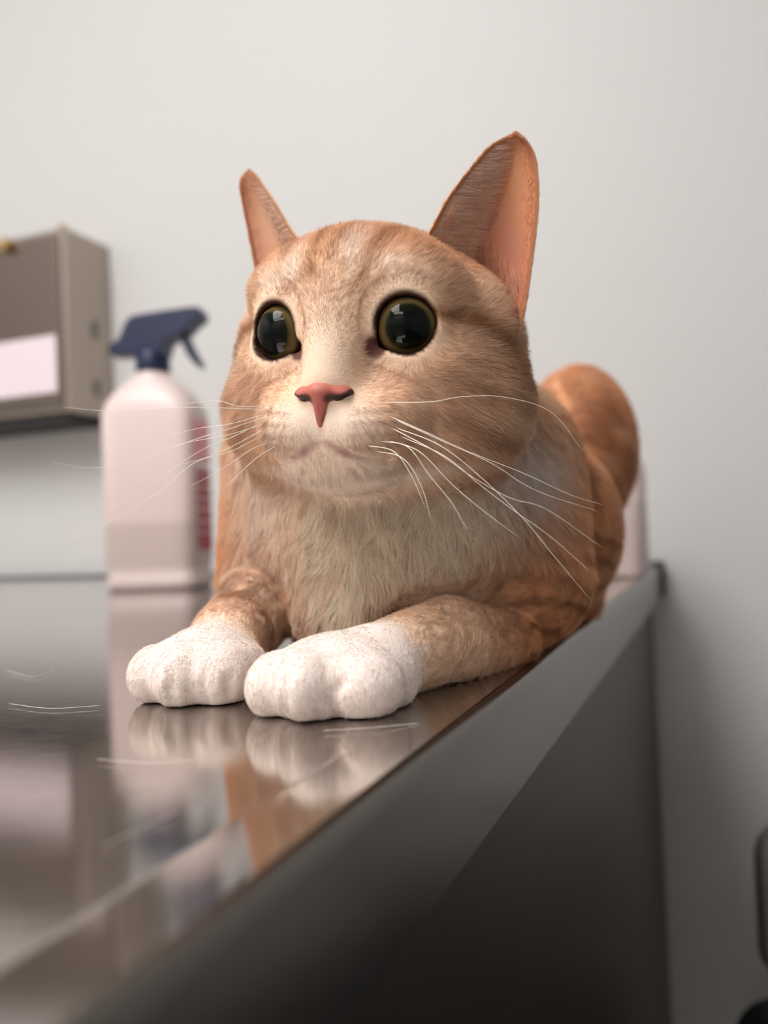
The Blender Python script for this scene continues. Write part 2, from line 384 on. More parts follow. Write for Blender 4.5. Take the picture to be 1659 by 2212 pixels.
def ell(F, c, r, k=10, M=None, loc=None, sub=False):
    """ellipsoid; M columns = its axes; loc=True: given in head space"""
    c = np.array(c, float); r = np.array(r, float); A = np.eye(3) if M is None else M
    if loc: A = HM @ A; c = h2w(c)
    ext = np.sqrt(((A * r) ** 2).sum(1))
    def fn(G):
        q = (G - c.astype(np.float32)) @ A.astype(np.float32); k0 = np.sqrt(((q / r) ** 2).sum(-1)); k1 = np.sqrt(((q / r ** 2) ** 2).sum(-1)) + 1e-6
        return k0 * (k0 - 1) / k1
    F.put(c - ext, c + ext, fn, k, sub)
def cap(F, a, b, ra, rb, k=10, loc=None, sub=False, zs=1.):
    a = np.array(a, float); b = np.array(b, float)
    if loc: a, b = h2w(a), h2w(b)
    lo = np.minimum(a - ra, b - rb); hi = np.maximum(a + ra, b + rb)
    def fn(G):
        ab = (b - a).astype(np.float32); t = np.clip(((G - a.astype(np.float32)) @ ab) / (ab @ ab), 0, 1)
        return np.sqrt(((G - (a + t[..., None] * (b - a)).astype(np.float32)) ** 2).sum(-1)) - (ra + (rb - ra) * t)
    F.put(lo, hi, fn, k, sub)
def Rz(d): a = math.radians(d); return np.array([[math.cos(a), -math.sin(a), 0], [math.sin(a), math.cos(a), 0], [0, 0, 1.]])

def surface_nets(D, lo, h):
    s = D < 0
    c = s[:-1, :-1, :-1].astype(np.int8)
    tot = np.zeros_like(c)
    for dx in (0, 1):
        for dy in (0, 1):
            for dz in (0, 1):
                tot = tot + s[dx:s.shape[0] - 1 + dx, dy:s.shape[1] - 1 + dy, dz:s.shape[2] - 1 + dz]
    cells = np.argwhere((tot > 0) & (tot < 8)); idx = np.full(c.shape, -1, np.int64); idx[tuple(cells.T)] = np.arange(len(cells))
    acc = np.zeros((len(cells), 3)); cnt = np.zeros(len(cells))
    cor = [(x, y, z) for x in (0, 1) for y in (0, 1) for z in (0, 1)]
    val = {q: D[cells[:, 0] + q[0], cells[:, 1] + q[1], cells[:, 2] + q[2]].astype(float) for q in cor}
    for q in cor:
        for ax in range(3):
            if q[ax]: continue
            r = list(q); r[ax] = 1; r = tuple(r); a, b = val[q], val[r]; m = (a < 0) != (b < 0)
            t = np.where(m, a / np.where(m, a - b, 1), 0); p = np.array(q, float)[None].repeat(len(cells), 0); p[:, ax] += t
            acc[m] += p[m]; cnt[m] += 1
    V = lo + h * (cells + acc / cnt[:, None])
    Fs = []
    for ax in range(3):
        o = [(1, 2), (2, 0), (0, 1)][ax]
        n = list(s.shape); sl0 = [slice(None)] * 3; sl1 = [slice(None)] * 3
        sl0[ax] = slice(0, -1); sl1[ax] = slice(1, None)
        a, b = s[tuple(sl0)], s[tuple(sl1)]; E = np.argwhere(a != b)
        ok = (E[:, o[0]] > 0) & (E[:, o[1]] > 0) & (E[:, o[0]] < s.shape[o[0]] - 1) & (E[:, o[1]] < s.shape[o[1]] - 1); E = E[ok]
        flip = a[tuple(E.T)]
        def cid(d0, d1): e = E.copy(); e[:, o[0]] -= d0; e[:, o[1]] -= d1; return idx[tuple(e.T)]
        Q = np.stack([cid(1, 1), cid(0, 1), cid(0, 0), cid(1, 0)], 1)
        Q[~flip] = Q[~flip][:, ::-1]; Fs.append(Q)
    return V, np.concatenate(Fs)
def np_mesh(name, V, Fq):
    """V in millimetres relative to the table top"""
    me = bpy.data.meshes.new(name); me.vertices.add(len(V)); me.vertices.foreach_set('co', (V / 1000 + [0, 0, TZ]).astype(np.float32).ravel())
    me.loops.add(Fq.size); me.loops.foreach_set('vertex_index', Fq.astype(np.int32).ravel())
    me.polygons.add(len(Fq)); me.polygons.foreach_set('loop_start', np.arange(0, Fq.size, 4, dtype=np.int32)); me.polygons.foreach_set('loop_total', np.full(len(Fq), 4, np.int32))
    me.update(); me.validate(); me.shade_smooth(); return me

HS = 1.25
# eyes: centre, radius, axis (all head-local)
ER = 11.6
EYES = {1: dict(c=np.array([21.4, 27.8, 6.9])), -1: dict(c=np.array([-20.6, 27.8, 6.9]))}
for sgn, e in EYES.items():
    yaw = math.radians(15 * sgn); el = math.radians(2)
    e['ax'] = np.array([math.sin(yaw) * math.cos(el), math.cos(yaw) * math.cos(el), math.sin(el)])

H = Field([-100, 215, -1], [215, 665, 215], HS)
# head
ell(H, (0, -8, 9), (46, 46, 36.5), 10, None, True)
ell(H, (0, 18, 20), (31, 22, 20), 12, None, True)
for s in (-1, 1):
    ell(H, (s * 28.5, -2, -20), (30, 34, 28), 14, None, True)
    ell(H, (s * 37, -10, 6), (15, 25, 20), 12, None, True)
    ell(H, (s * 24, 22, -8), (17, 16, 15), 10, None, True)
    ell(H, (s * 21, 20, 23), (17, 13, 11), 9, None, True)
ell(H, (0, 12, -30), (34, 28, 21), 12, None, True)
ell(H, (0, 34, -25), (25, 18, 18), 9, None, True)
cap(H, (0, 24, 22), (0, 46.5, -11), 14, 7.8, 9, True)
for s in (-1, 1):
    ell(H, (s * 9.6, 44, -26), (12.5, 11.5, 9.8), 5, None, True)
    ell(H, (s * 17, 38, -24), (10, 11, 10), 7, None, True)
ell(H, (0, 37.5, -38), (18, 11.5, 9), 9, None, True)
for s, e in EYES.items():
    c, ax = e['c'], e['ax']
    ell(H, c, (ER + 1.5,) * 3, 5, None, True)
    # opening: round, drawn out to the tear duct
    cap(H, c + ax * 4, c + ax * 30, 8.7, 12., 1.5, True, True)
    inn = np.array([-s * 9.4, 0, -6.0]); cap(H, c + ax * 10.6 + inn, c + ax * 26 + inn * 1.1, 1.3, 2.6, 4.5, True, True)
    outc = np.array([s * 8.2, 0, 1.6]); cap(H, c + ax * 7.5 + outc, c + ax * 26 + outc * 1.1, 2.2, 4, 2.5, True, True)
    ell(H, c, (ER + .15,) * 3, .8, None, True, True)
# mouth: groove under the nose and the lips
MOUTH = [np.array(p, float) for p in ((0, 56.0, -23), (0, 56.3, -29.0))]
LIPS = {s: [np.array(p, float) for p in ((0, 56.0, -29.), (s * 4.5, 55.0, -32.2), (s * 9.5, 52.0, -34.4), (s * 15, 48, -35.8), (s * 19, 44, -36.2))] for s in (-1, 1)}
cap(H, MOUTH[0], MOUTH[1], .9, .9, 1.2, True, True)
for s in (-1, 1):
    for a, b in zip(LIPS[s][:-1], LIPS[s][1:]): cap(H, a, b, 1.1, 1.1, 1.5, True, True)

B = Field([-100, 215, -1], [215, 665, 215], HS)
# torso
cap(B, (2, 342, 96), (22, 385, 74), 45, 56, 20)
ell(B, (8, 358, 58), (60, 54, 56), 18)
ell(B, (4, 336, 62), (44, 36, 44), 18)
ell(B, (-8, 338, 22), (32, 30, 26), 12)
cap(B, (20, 385, 68), (86, 545, 64), 52, 58, 22)
ell(B, (88, 562, 62), (54, 78, 60), 18, Rz(-24))
ell(B, (134, 560, 104), (35, 54, 54), 9, Rz(-22))
ell(B, (113, 538, 46), (31, 60, 48), 12, Rz(-22))          # near haunch
ell(B, (62, 590, 50), (38, 62, 48), 12, Rz(-22))
ell(B, (72, 430, 52), (46, 70, 50), 14, Rz(-24))
# tail laid along the far flank
for a, b, ra, rb in (((70, 628, 22), (10, 600, 13), 16, 14), ((10, 600, 13), (-22, 540, 12), 14, 12), ((-22, 540, 12), (-30, 470, 11), 12, 11)): cap(B, a, b, ra, rb, 8)
# hind foot, near side
cap(B, (116, 515, 13), (104, 462, 11), 15, 12, 8); 
# left foreleg (viewer's left)
cap(B, (-33, 362, 84), (-47, 370, 36), 34, 26, 16)
cap(B, (-50, 358, 30), (-60, 312, 15), 18, 13, 4)
cap(B, (-59, 314, 15), (-63, 292, 12), 13.5, 12, 6)
# right foreleg
cap(B, (48, 372, 80), (58, 355, 31), 38, 28, 16)
cap(B, (48, 333, 10), (22, 302, 12.5), 12.5, 14, 2.0)
cap(B, (22, 302, 14), (-4, 272, 12), 14.5, 12.5, 4)
P = Field([-100, 215, -1], [215, 665, 215], HS)
def w_at(px, py, y): return at(px, py, y / 1000) * 1000
def toes(F, base, tl, k):
    for (px, py, d, r) in tl:
        p = w_at(px, py, d); ell(F, p, r, 2.2, base)
# right paw
RP = Rz(40)
ell(P, (-15, 262.5, 8.5), (26.5, 21.5, 15), 2.5, Rz(38))
for px, py, d, r in ((602, 1480, 258, (8.8, 13., 10.6)), (668, 1480, 248, (9.4, 13.5, 10.8)), (785, 1480, 251, (12.4, 13.5, 11)), (845, 1474, 263, (8, 11, 9))):
    ell(P, w_at(px, py, d), r, .9, Rz(-25) if px < 830 else Rz(10))
LP = Rz(20)
ell(P, (-64, 289, 8.5), (22, 20.5, 14.2), 2.5, LP)
for px, py, d, r in ((340, 1456, 284, (8.4, 12., 10.2)), (400, 1462, 277, (9.4, 13, 10.6)), (478, 1460, 278, (11, 12.5, 10.8)), (522, 1448, 286, (8, 11, 9.5))):
    ell(P, w_at(px, py, d), r, .9, Rz(-22))
def march(px, py, y0=225.):          # first point of the paw met along a line
    for y in np.arange(y0, 330, .4):
        p = w_at(px, py, y); i = np.round((p - P.lo) / P.h).astype(int)
        if P.D[tuple(i)] < .3: return p
    return w_at(px, py, 330)
for crease in (((620, 1553), (611, 1515), (612, 1475), (632, 1440)), ((728, 1553), (722, 1520), (724, 1492), (742, 1472)), ((372, 1520), (366, 1490), (368, 1455)), ((446, 1520), (440, 1480), (444, 1440)), ((498, 1500), (494, 1475), (500, 1455))):
    cp = [march(*q) for q in crease]
    for a, b in zip(cp[:-1], cp[1:]): cap(P, a, b, 1.5, 1.2, 1.6, sub=True)
HD = H.D; BD = B.D.copy(); PD = P.D
def smin(a, b, k): h = np.clip(k - np.abs(a - b), 0, None) / k; return np.minimum(a, b) - h * h * k * .25
DD = smin(BD, PD, 5.); DD = smin(DD, HD, 9.)
zz = (H.lo[2] + H.h * np.arange(H.n[2]))[None, None, :]
gx, gy = np.meshgrid(H.lo[0] + H.h * np.arange(H.n[0]), H.lo[1] + H.h * np.arange(H.n[1]), indexing='ij'); ga = gx * v_[0] + gy * v_[1]
floor_ = (.3 + np.clip((ga / 1000 - VS) / (V0 - VS), 0, 1.3) * 1.6)[:, :, None]       # follows the raised edge of the top
DD = np.maximum(DD, (floor_ - zz).astype(np.float32))
HB = (HD - np.minimum(BD, PD)).astype(np.float32)         # < 0 where the head owns the surface
PBd = (PD - BD).astype(np.float32)
V, Q = surface_nets(DD, H.lo, H.h)
def samp(Fld, P):
    g = (P - H.lo) / H.h; i = np.clip(np.floor(g).astype(int), 0, H.n - 2); f = g - i; r = 0
    for dx in (0, 1):
        for dy in (0, 1):
            for dz in (0, 1):
                r = r + (f[:, 0] if dx else 1 - f[:, 0]) * (f[:, 1] if dy else 1 - f[:, 1]) * (f[:, 2] if dz else 1 - f[:, 2]) * Fld[i[:, 0] + dx, i[:, 1] + dy, i[:, 2] + dz]
    return r

def catmull(P, n=8):
    P = [np.array(p, float) for p in P]; P = [2 * P[0] - P[1]] + P + [2 * P[-1] - P[-2]]; out = []
    for i in range(1, len(P) - 2):
        for t in np.linspace(0, 1, n, endpoint=False):
            out.append(.5 * ((2 * P[i]) + (-P[i - 1] + P[i + 1]) * t + (2 * P[i - 1] - 5 * P[i] + 4 * P[i + 1] - P[i + 2]) * t * t + (-P[i - 1] + 3 * P[i] - 3 * P[i + 1] + P[i + 2]) * t ** 3))
    out.append(P[-2]); return out
# ears: cupped sheets, head-local.  inner edge, outer edge, back curve, each from base to tip
def bez(pts, t):
    pts = [np.array(p, float) for p in pts]; t = np.asarray(t)[:, None]
    while len(pts) > 1: pts = [a * (1 - t) + b * t for a, b in zip(pts[:-1], pts[1:])]
    return pts[0]
NU, NV = 33, 37
def make_ear(s, prm):
    t = np.linspace(0, 1, NV)
    E1 = poly(prm['inner'], NV); E2 = poly(prm['outer'], NV); w_ = np.linalg.norm(E2 - E1, axis=1)[:, None]; BK = (E1 + E2) / 2 + np.array([-.12, -1., .1]) * w_ * (.5 - .25 * t[:, None])
    uu = np.linspace(0, 1, NU)
    Vs = np.zeros((NV, NU, 3))
    for i in range(NV):
        ctrl = 2 * BK[i] - .5 * (E1[i] + E2[i])
        Vs[i] = bez([E1[i], ctrl, E2[i]], uu)
    Vs[..., 0] *= s
    return Vs
def poly(pts, n):
    c = np.array(catmull(pts, 12)); d = np.r_[0, np.cumsum(np.linalg.norm(np.diff(c, axis=0), axis=1))]
    return np.stack([np.interp(np.linspace(0, d[-1], n), d, c[:, k]) for k in range(3)], -1)
EAR_R = dict(inner=[(17, 6, 30), (23.8, 4, 42), (29.5, 1, 53), (36, -3, 62.5), (42, -8, 70.5), (45.6, -11, 73.6), (48.8, -12, 75.2), (51.2, -12, 75.5)],
             outer=[(51, 2, -6), (56.4, 0, 11.7), (58.3, -5, 28), (59.8, -9, 44.5), (60, -11, 57.6), (58.8, -12, 67), (56.6, -12, 71.8), (54.2, -12, 74.7), (51.5, -12, 75.5)])
EAR_L = dict(inner=[(16, 3, 30), (26.4, 0, 41.9), (33.6, -4, 50), (40.8, -8, 60), (47.8, -12, 68.6), (50.6, -13.5, 72.1), (53., -14.2, 74.), (54.8, -14.5, 74.4)],
             outer=[(48, -12, 0), (53, -18, 20), (57.0, -20, 42.2), (60, -20, 60.8), (60.2, -18, 68), (59.2, -16, 71.8), (57, -15, 73.9), (55, -14.5, 74.4)])
ear_data = {}
def ear_mesh(s):
    Vs = make_ear(s, EAR_R if s > 0 else EAR_L)
    du = np.gradient(Vs, axis=1); dv = np.gradient(Vs, axis=0); n = np.cross(du, dv); n /= np.linalg.norm(n, axis=-1, keepdims=True) + 1e-9
    if (n[NV // 3, NU // 2] @ np.array([0, 1, 0])) < 0: n = -n       # n = towards the opening
    uu = np.linspace(-1, 1, NU)[None, :]; vv = np.linspace(0, 1, NV)[:, None]
    th = (.35 + 1.1 * (1 - uu ** 2)) * (1 - .5 * vv)
    front = Vs + n * th[..., None] * .5; back = Vs - n * th[..., None] * .5
    ear_data[s] = (Vs, n)
    Vt = np.concatenate([front.reshape(-1, 3), back.reshape(-1, 3)]); F = []
    N = NV * NU; id_ = lambda i, j: i * NU + j
    for i in range(NV - 1):
        for j in range(NU - 1):
            F.append((id_(i, j), id_(i, j + 1), id_(i + 1, j + 1), id_(i + 1, j))); F.append((N + id_(i, j), N + id_(i + 1, j), N + id_(i + 1, j + 1), N + id_(i, j + 1)))
        F.append((id_(i, 0), id_(i + 1, 0), N + id_(i + 1, 0), N + id_(i, 0))); F.append((id_(i, NU - 1), N + id_(i, NU - 1), N + id_(i + 1, NU - 1), id_(i + 1, NU - 1)))
    for j in range(NU - 1):
        F.append((id_(0, j), N + id_(0, j), N + id_(0, j + 1), id_(0, j + 1))); F.append((id_(NV - 1, j), id_(NV - 1, j + 1), N + id_(NV - 1, j + 1), N + id_(NV - 1, j)))
    return h2w(Vt), np.array(F)
eV1, eF1 = ear_mesh(1); eV2, eF2 = ear_mesh(-1)
nB = len(V)
Vall = np.concatenate([V, eV1, eV2]); Qall = np.concatenate([Q, eF1 + nB, eF2 + nB + len(eV1)])

# ---------------------------------------------------------------- coat colours (markings, plus some painted shade)
def L3(*c): return np.array(s2l(*c))
ORG, LGT, CRM, WHT, STR = L3(232, 192, 158), L3(240, 214, 192), L3(242, 226, 212), L3(238, 224, 216), L3(200, 152, 116)
def blob(Q, c, r): return np.exp(-(((Q - np.array(c)) / np.array(r)) ** 2).sum(-1))
def seg_d(P, a, b):
    a = np.array(a, float); b = np.array(b, float); ab = b - a; t = np.clip(((P - a) @ ab) / (ab @ ab), 0, 1)
    return np.sqrt(((P - (a + t[..., None] * ab)) ** 2).sum(-1))
def mixc(c, d, t): return c * (1 - t[..., None]) + d * t[..., None]
def head_colour(Qh):
    x, y, z = Qh[:, 0], Qh[:, 1], Qh[:, 2]; ax = np.abs(x)
    nz = vnoise(Qh / [2.2, 6, 2.2], 3) * .5 + vnoise(Qh / 9., 4) * .5
    c = np.tile(mixc(ORG[None], LGT[None], np.array([.35])), (len(Qh), 1))
    c = mixc(c, LGT, sst(-.2, .8, nz) * .4)
    # crown darker ginger, with light spots over the brows
    c = mixc(c, L3(230, 182, 142), sst(20, 38, z) * .85)
    for (px, pz, rx, rz, a) in ((6, 33, 6, 7, .8), (-15, 27, 5, 9, .75), (20, 26, 12, 5, .6), (-24, 24, 6, 4, .6)):
        c = mixc(c, CRM, np.exp(-((x - px) / rx) ** 2 - ((z - pz) / rz) ** 2) * a * (y > 0))
    for (x0, z0, x1, z1, r, a) in ((-6, 24, -8, 48, 2.6, .75), (8, 18, 13, 30, 2.4, .45), (13, 34, 20, 46, 3.4, .7), (-19, 19, -8, 25, 2.4, .5), (-20, 34, -18, 46, 3.2, .6), (0, 30, 2, 47, 2.5, .55), (26, 32, 36, 26, 3.4, .5), (-30, 32, -34, 22, 3.2, .5)):
        d = seg_d(np.stack([x, z], -1), (x0, z0), (x1, z1)); c = mixc(c, L3(186, 136, 96), np.exp(-(d / r) ** 2) * a * 1.1 * (y > -5))
    # stripe from the outer corner of each eye, and the cheek bars
    for s in (-1, 1):
        xx = x * s
        for pts, r, a in ((((32, 11), (42, 9), (50, 2)), 2.3, 1.0), (((50, 2), (56, -12)), 3.6, .8), (((40, -3), (54, -12)), 2.5, .3), (((46, -14), (57, -20)), 2.6, .5), (((38, -24), (52, -32)), 3.5, .6), (((30, -6), (46, -16)), 4, .3)):
            for p, q in zip(pts[:-1], pts[1:]):
                c = mixc(c, L3(172, 124, 88), np.exp(-(seg_d(np.stack([xx, z], -1), p, q) / r) ** 2) * a * (y > -30))
    # pale muzzle, chin, nose bridge and eye surround
    c = mixc(c, L3(222, 198, 176), np.exp(-(x / 10) ** 2 - ((z - 2) / 18) ** 2) * .8 * (y > 20))
    pad = sst(.35, .9, np.exp(-(ax / 24) ** 4 - ((z + 29) / 13) ** 4) * (y > 24)); c = mixc(c, L3(236, 214, 196), pad * .85)
    c = mixc(c, CRM, sst(-35, -41, z) * sst(10, 30, y) * .9)
    c = mixc(c, STR, np.exp(-((z + 46) / 5) ** 2) * sst(24, 8, y) * sst(8, 20, ax) * .5)
    for s in (-1, 1):   # whisker rows
        for k, zr in enumerate((-20.5, -24, -27.5, -31)):
            row = np.exp(-((z - zr - .06 * (ax - 12)) / .9) ** 2) * sst(8, 12, ax) * sst(27, 22, ax) * (y > 30) * (.6 + .4 * np.sin(ax * 2.6 + k * 2))
            c = mixc(c, L3(150, 112, 88), row * .38)
    return c
def eye_rim(Qh):
    """0..1 dark rim round the eye openings"""
    r = np.zeros(len(Qh)); bare = np.zeros(len(Qh))
    for s, e in EYES.items():
        d = Qh - e['c']; al_ = d @ e['ax']; perp = d - al_[:, None] * e['ax']; ang = np.linalg.norm(perp, axis=1)
        inn = np.array([-s * 10.2, 0, -6.8]); di = np.linalg.norm(perp - (inn - (inn @ e['ax']) * e['ax']), axis=1)
        up = perp[:, 2] / (ang + 1e-6)
        rr = np.where((al_ > 3) & (al_ < 16), sst(11.3 + .9 * up, 9.9, ang), 0); rr = np.maximum(rr, np.where((al_ > 3) & (al_ < 16), sst(4.2, 2.6, di), 0))
        r = np.maximum(r, rr); bare = np.maximum(bare, np.where((al_ > 2) & (al_ < 17), (ang < 11.4) | (di < 4.2), 0))
    return r, bare
def duct(Qh):
    r = np.zeros(len(Qh))
    for s, e in EYES.items():
        d = Qh - e['c']; perp = d - (d @ e['ax'])[:, None] * e['ax']; inn = np.array([-s * 10.8, 0, -7.2]); di = np.linalg.norm(perp - (inn - (inn @ e['ax']) * e['ax']), axis=1)
        r = np.maximum(r, sst(4.6, 2.6, di) * (d @ e['ax'] > 3))
    return r
def lip_d(Qh):
    d = seg_d(Qh, *MOUTH)
    for s in (-1, 1):
        for a, b in zip(LIPS[s][:-1], LIPS[s][1:]): d = np.minimum(d, seg_d(Qh, a, b))
    return d
def body_colour(P):
    x, y, z = P[:, 0], P[:, 1], P[:, 2]
    b = (P[:, :2] @ u_[:2]); a = P[:, :2] @ v_[:2]
    nz = vnoise(P / [7, 10, 5], 8); n2 = vnoise(P / 3.2, 9)
    c = np.tile(L3(228, 174, 130), (len(P), 1)); c = mixc(c, LGT, sst(-.2, .9, nz) * .35)
    # mottled tabby bands on the flank and haunch
    ph = b * .085 + vnoise(P / 22., 5) * 1.7
    c = mixc(c, L3(178, 120, 84), sst(.0, .8, np.sin(ph) * .7 + vnoise(P / 11., 6) * .8) * .75 * sst(165, 115, z) * sst(355, 400, b))
    # shoulder rows
    row = np.sin(z * .55 + x * .12 + vnoise(P / 12., 12) * 2.2)
    c = mixc(c, L3(176, 120, 84), sst(.1, .9, row) * .85 * sst(30, 55, x) * sst(440, 400, y) * sst(62, 45, z))
    # pale bib
    bib = np.exp(-(((x - 4) / (44 + .12 * z)) ** 4)) * sst(385, 350, y) * (1 - .8 * sst(20, 45, x) * sst(60, 35, z)); bib = np.clip(bib + vnoise(P / 6., 15) * .18 * bib, 0, 1)
    c = mixc(c, L3(243, 228, 208), bib * .95)
    sidew = np.exp(-((x - 58) / 17) ** 2 - ((z - 76) / 16) ** 2) + np.exp(-((x + 47) / 9) ** 2 - ((z - 72) / 22) ** 2)
    c = mixc(c, WHT, np.clip(sidew, 0, 1) * 1.0 * sst(372, 350, y))
    # legs: bars, painted forearm crease shade, then white feet
    dl = seg_d(P, (-44, 368, 32), (-63, 290, 13)); dr = seg_d(P, (76, 368, 22), (-4, 270, 15))
    lg = sst(30, 20, np.minimum(dl, dr)) * (z < 60)
    c = mixc(c, mixc(ORG[None], LGT[None], np.array([.6]))[0], lg * .85 * sst(60, 25, x)); c = mixc(c, LGT, .7 * sst(-20, -40, x) * sst(360, 335, y))
    c = mixc(c, STR, lg * sst(.35, .95, np.sin(y * .40 + x * .12 + vnoise(P / 9., 21) * 1.4)) * .6 * sst(296, 318, y) * sst(395, 370, y))
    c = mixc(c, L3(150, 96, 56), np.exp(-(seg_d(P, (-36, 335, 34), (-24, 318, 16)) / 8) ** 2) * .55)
    for pts, rr, am in (((w_at(800, 1340, 303), w_at(880, 1318, 312), w_at(1000, 1340, 328), w_at(1150, 1395, 350)), 3.0, 1.1), ((w_at(800, 1300, 305), w_at(960, 1280, 320), w_at(1100, 1320, 340)), 3.5, .35), ((w_at(470, 1262, 335), w_at(545, 1295, 328), w_at(598, 1390, 310)), 3.0, .6), ((w_at(500, 1215, 335), w_at(570, 1270, 322), w_at(610, 1320, 310)), 3.2, .4)):  # first path paints the shade in the forearm crease
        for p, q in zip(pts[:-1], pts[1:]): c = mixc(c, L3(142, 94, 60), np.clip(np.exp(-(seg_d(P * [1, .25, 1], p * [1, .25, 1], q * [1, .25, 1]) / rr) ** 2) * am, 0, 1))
    foot = np.maximum(sst(298, 285, y + x * .25 + 10 + 3 * vnoise(P / 4., 41)) * (x < -32), sst(282, 264, y + x * .55 + 4 * vnoise(P / 4., 41)) * (x >= -32)) * sst(42, 30, z) * ~((x > -38) & (x < -4) & (y > 284))
    c = mixc(c, WHT, foot)
    return c
def coat(P, hb):
    Qh = w2h(P); t = sst(3, -3, hb); return mixc(body_colour(P), head_colour(Qh), t), t
hb_all = np.concatenate([samp(HB, V), np.full(len(eV1) + len(eV2), -20.)])
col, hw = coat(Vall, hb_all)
Qh_all = w2h(Vall)
rim_, bare_ = eye_rim(Qh_all); rim_ = rim_ * hw
ld = lip_d(Qh_all); lr_ = 3.4 - 2.2 * sst(2, 14, np.abs(Qh_all[:, 0])) - .6 * (Qh_all[:, 2] > -29); lipw = sst(lr_, lr_ * .4, ld) * hw * sst(19, 12, np.abs(Qh_all[:, 0]))
col = mixc(col, L3(164, 112, 110), lipw * .9); col = mixc(col, L3(58, 28, 15), rim_); col = mixc(col, L3(120, 78, 70), duct(Qh_all) * hw * .8)
# ears: flesh inside, base painted darker for the cup's depth shade; ginger outside
NE = NV * NU
for k, off in ((0, nB), (1, nB + len(eV1))):
    vv = np.linspace(0, 1, NV)[:, None].repeat(NU, 1).ravel(); uu = np.abs(np.linspace(-1, 1, NU))[None, :].repeat(NV, 0).ravel()
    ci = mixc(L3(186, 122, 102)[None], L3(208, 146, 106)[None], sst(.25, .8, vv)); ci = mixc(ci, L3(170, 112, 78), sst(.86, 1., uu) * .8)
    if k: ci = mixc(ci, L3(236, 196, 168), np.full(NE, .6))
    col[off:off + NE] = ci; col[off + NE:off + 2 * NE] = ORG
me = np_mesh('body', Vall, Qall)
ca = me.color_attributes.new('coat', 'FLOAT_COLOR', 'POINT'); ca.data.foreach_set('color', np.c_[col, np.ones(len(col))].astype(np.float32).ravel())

def coat_mat(name, sss=.0):
    m = mat(name, (.8, .6, .4), .75); nt = m.node_tree; a = node(m, 'ShaderNodeAttribute', attribute_name='coat')
    nt.links.new(a.outputs['Color'], nt.nodes['Principled BSDF'].inputs['Base Color'])
    m.node_tree.nodes['Principled BSDF'].inputs['Specular IOR Level'].default_value = .25
    if sss:
        m.node_tree.nodes['Principled BSDF'].inputs['Subsurface Weight'].default_value = sss; m.node_tree.nodes['Principled BSDF'].inputs['Subsurface Radius'].default_value = (.006, .003, .0015)
    return m
M_coat = coat_mat('cat_skin', .0); bump(M_coat, 1600, .35, .0006, None, 3)
cat = empty('cat', None, 'ginger tabby cat with white paws lying on the steel table, looking left', 'cat')
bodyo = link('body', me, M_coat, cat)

# ---------------------------------------------------------------- eyes
def eye_mat():
    m = mat('cat_eye', (.01, .01, .01), .03); nt = m.node_tree; pb = nt.nodes['Principled BSDF']
    a = node(m, 'ShaderNodeAttribute', attribute_name='ring'); r = node(m, 'ShaderNodeValToRGB')
    cr = r.color_ramp; cr.interpolation = 'LINEAR'
    stops = [(0, (4, 7, 6)), (.50, (10, 14, 9)), (.60, (20, 22, 10)), (.64, (66, 58, 34)), (.72, (104, 86, 52)), (.80, (96, 78, 52)), (.85, (40, 20, 10)), (1, (26, 12, 8))]
    while len(cr.elements) < len(stops): cr.elements.new(.5)
    for e_, (p, c_) in zip(cr.elements, stops): e_.position = p; e_.color = (*s2l(*c_), 1)
    nt.links.new(a.outputs['Fac'], r.inputs[0]); nt.links.new(r.outputs[0], pb.inputs['Base Color'])
    pb.inputs['Specular IOR Level'].default_value = .13
    return m
M_eye = eye_mat()
for s, e in EYES.items():
    gy = math.radians(17.5 + 2) if s > 0 else math.radians(-19); ge = math.radians(-2)
    g = np.array([math.sin(gy) * math.cos(ge), math.cos(gy) * math.cos(ge), math.sin(ge)])
    bm = bmesh.new(); bmesh.ops.create_uvsphere(bm, u_segments=64, v_segments=48, radius=1.)
    Z = g; Xx = np.cross([0, 0, 1.], Z); Xx /= np.linalg.norm(Xx); Yy = np.cross(Z, Xx)
    vs = np.array([v.co for v in bm.verts]); rad = np.linalg.norm(vs[:, :2], axis=1)
    bul = np.where(vs[:, 2] > 0, .045 * sst(.85, .0, rad), 0)
    pos = e['c'] + ER * ((vs[:, :1] * Xx + vs[:, 1:2] * Yy) + (vs[:, 2] + bul)[:, None] * Z)
    pw_ = h2w(pos) / 1000 + [0, 0, TZ]
    for v, p in zip(bm.verts, pw_): v.co = p
    em = bpy.data.meshes.new('eye'); bm.to_mesh(em); bm.free()
    ra = em.attributes.new('ring', 'FLOAT', 'POINT'); ra.data.foreach_set('value', np.where(vs[:, 2] > 0, rad, 1.).astype(np.float32))
    link('eye', em, M_eye, cat, True)

# ---------------------------------------------------------------- nose
def nose_mesh():
    global HC, HM
    N_ = Field([-12, 40, -26], [12, 62, 2], .38)
    sv = HC, HM; HC, HM = np.zeros(3), np.eye(3)
    ell(N_, (0, 50.3, -10.0), (6.6, 5.6, 2.9), 1.5); 
    for s in (-1, 1): ell(N_, (s * 5.6, 49.4, -11.), (3.9, 4.8, 3.0), 1.6)
    cap(N_, (0, 53, -10.5), (0, 53.0, -20.5), 3.0, 1.2, 2.5)
    for s in (-1, 1):
        cap(N_, (s * 3.9, 55.4, -12.6), (s * 6.6, 53.8, -13.0), 1.75, 1.3, .8, sub=True); cap(N_, (s * 6.6, 53.8, -13.0), (s * 9.4, 50.5, -11.4), 1.3, .7, .8, sub=True)
        cap(N_, (s * 3.9, 55, -12.9), (s * 2.4, 55.5, -18.5), .8, .5, 1, sub=True)
    cap(N_, (0, 57, -12), (0, 55.4, -20), .35, .35, .8, sub=True)
    r = surface_nets(N_.D, N_.lo, N_.h); HC, HM = sv; return r
nV, nF = nose_mesh()
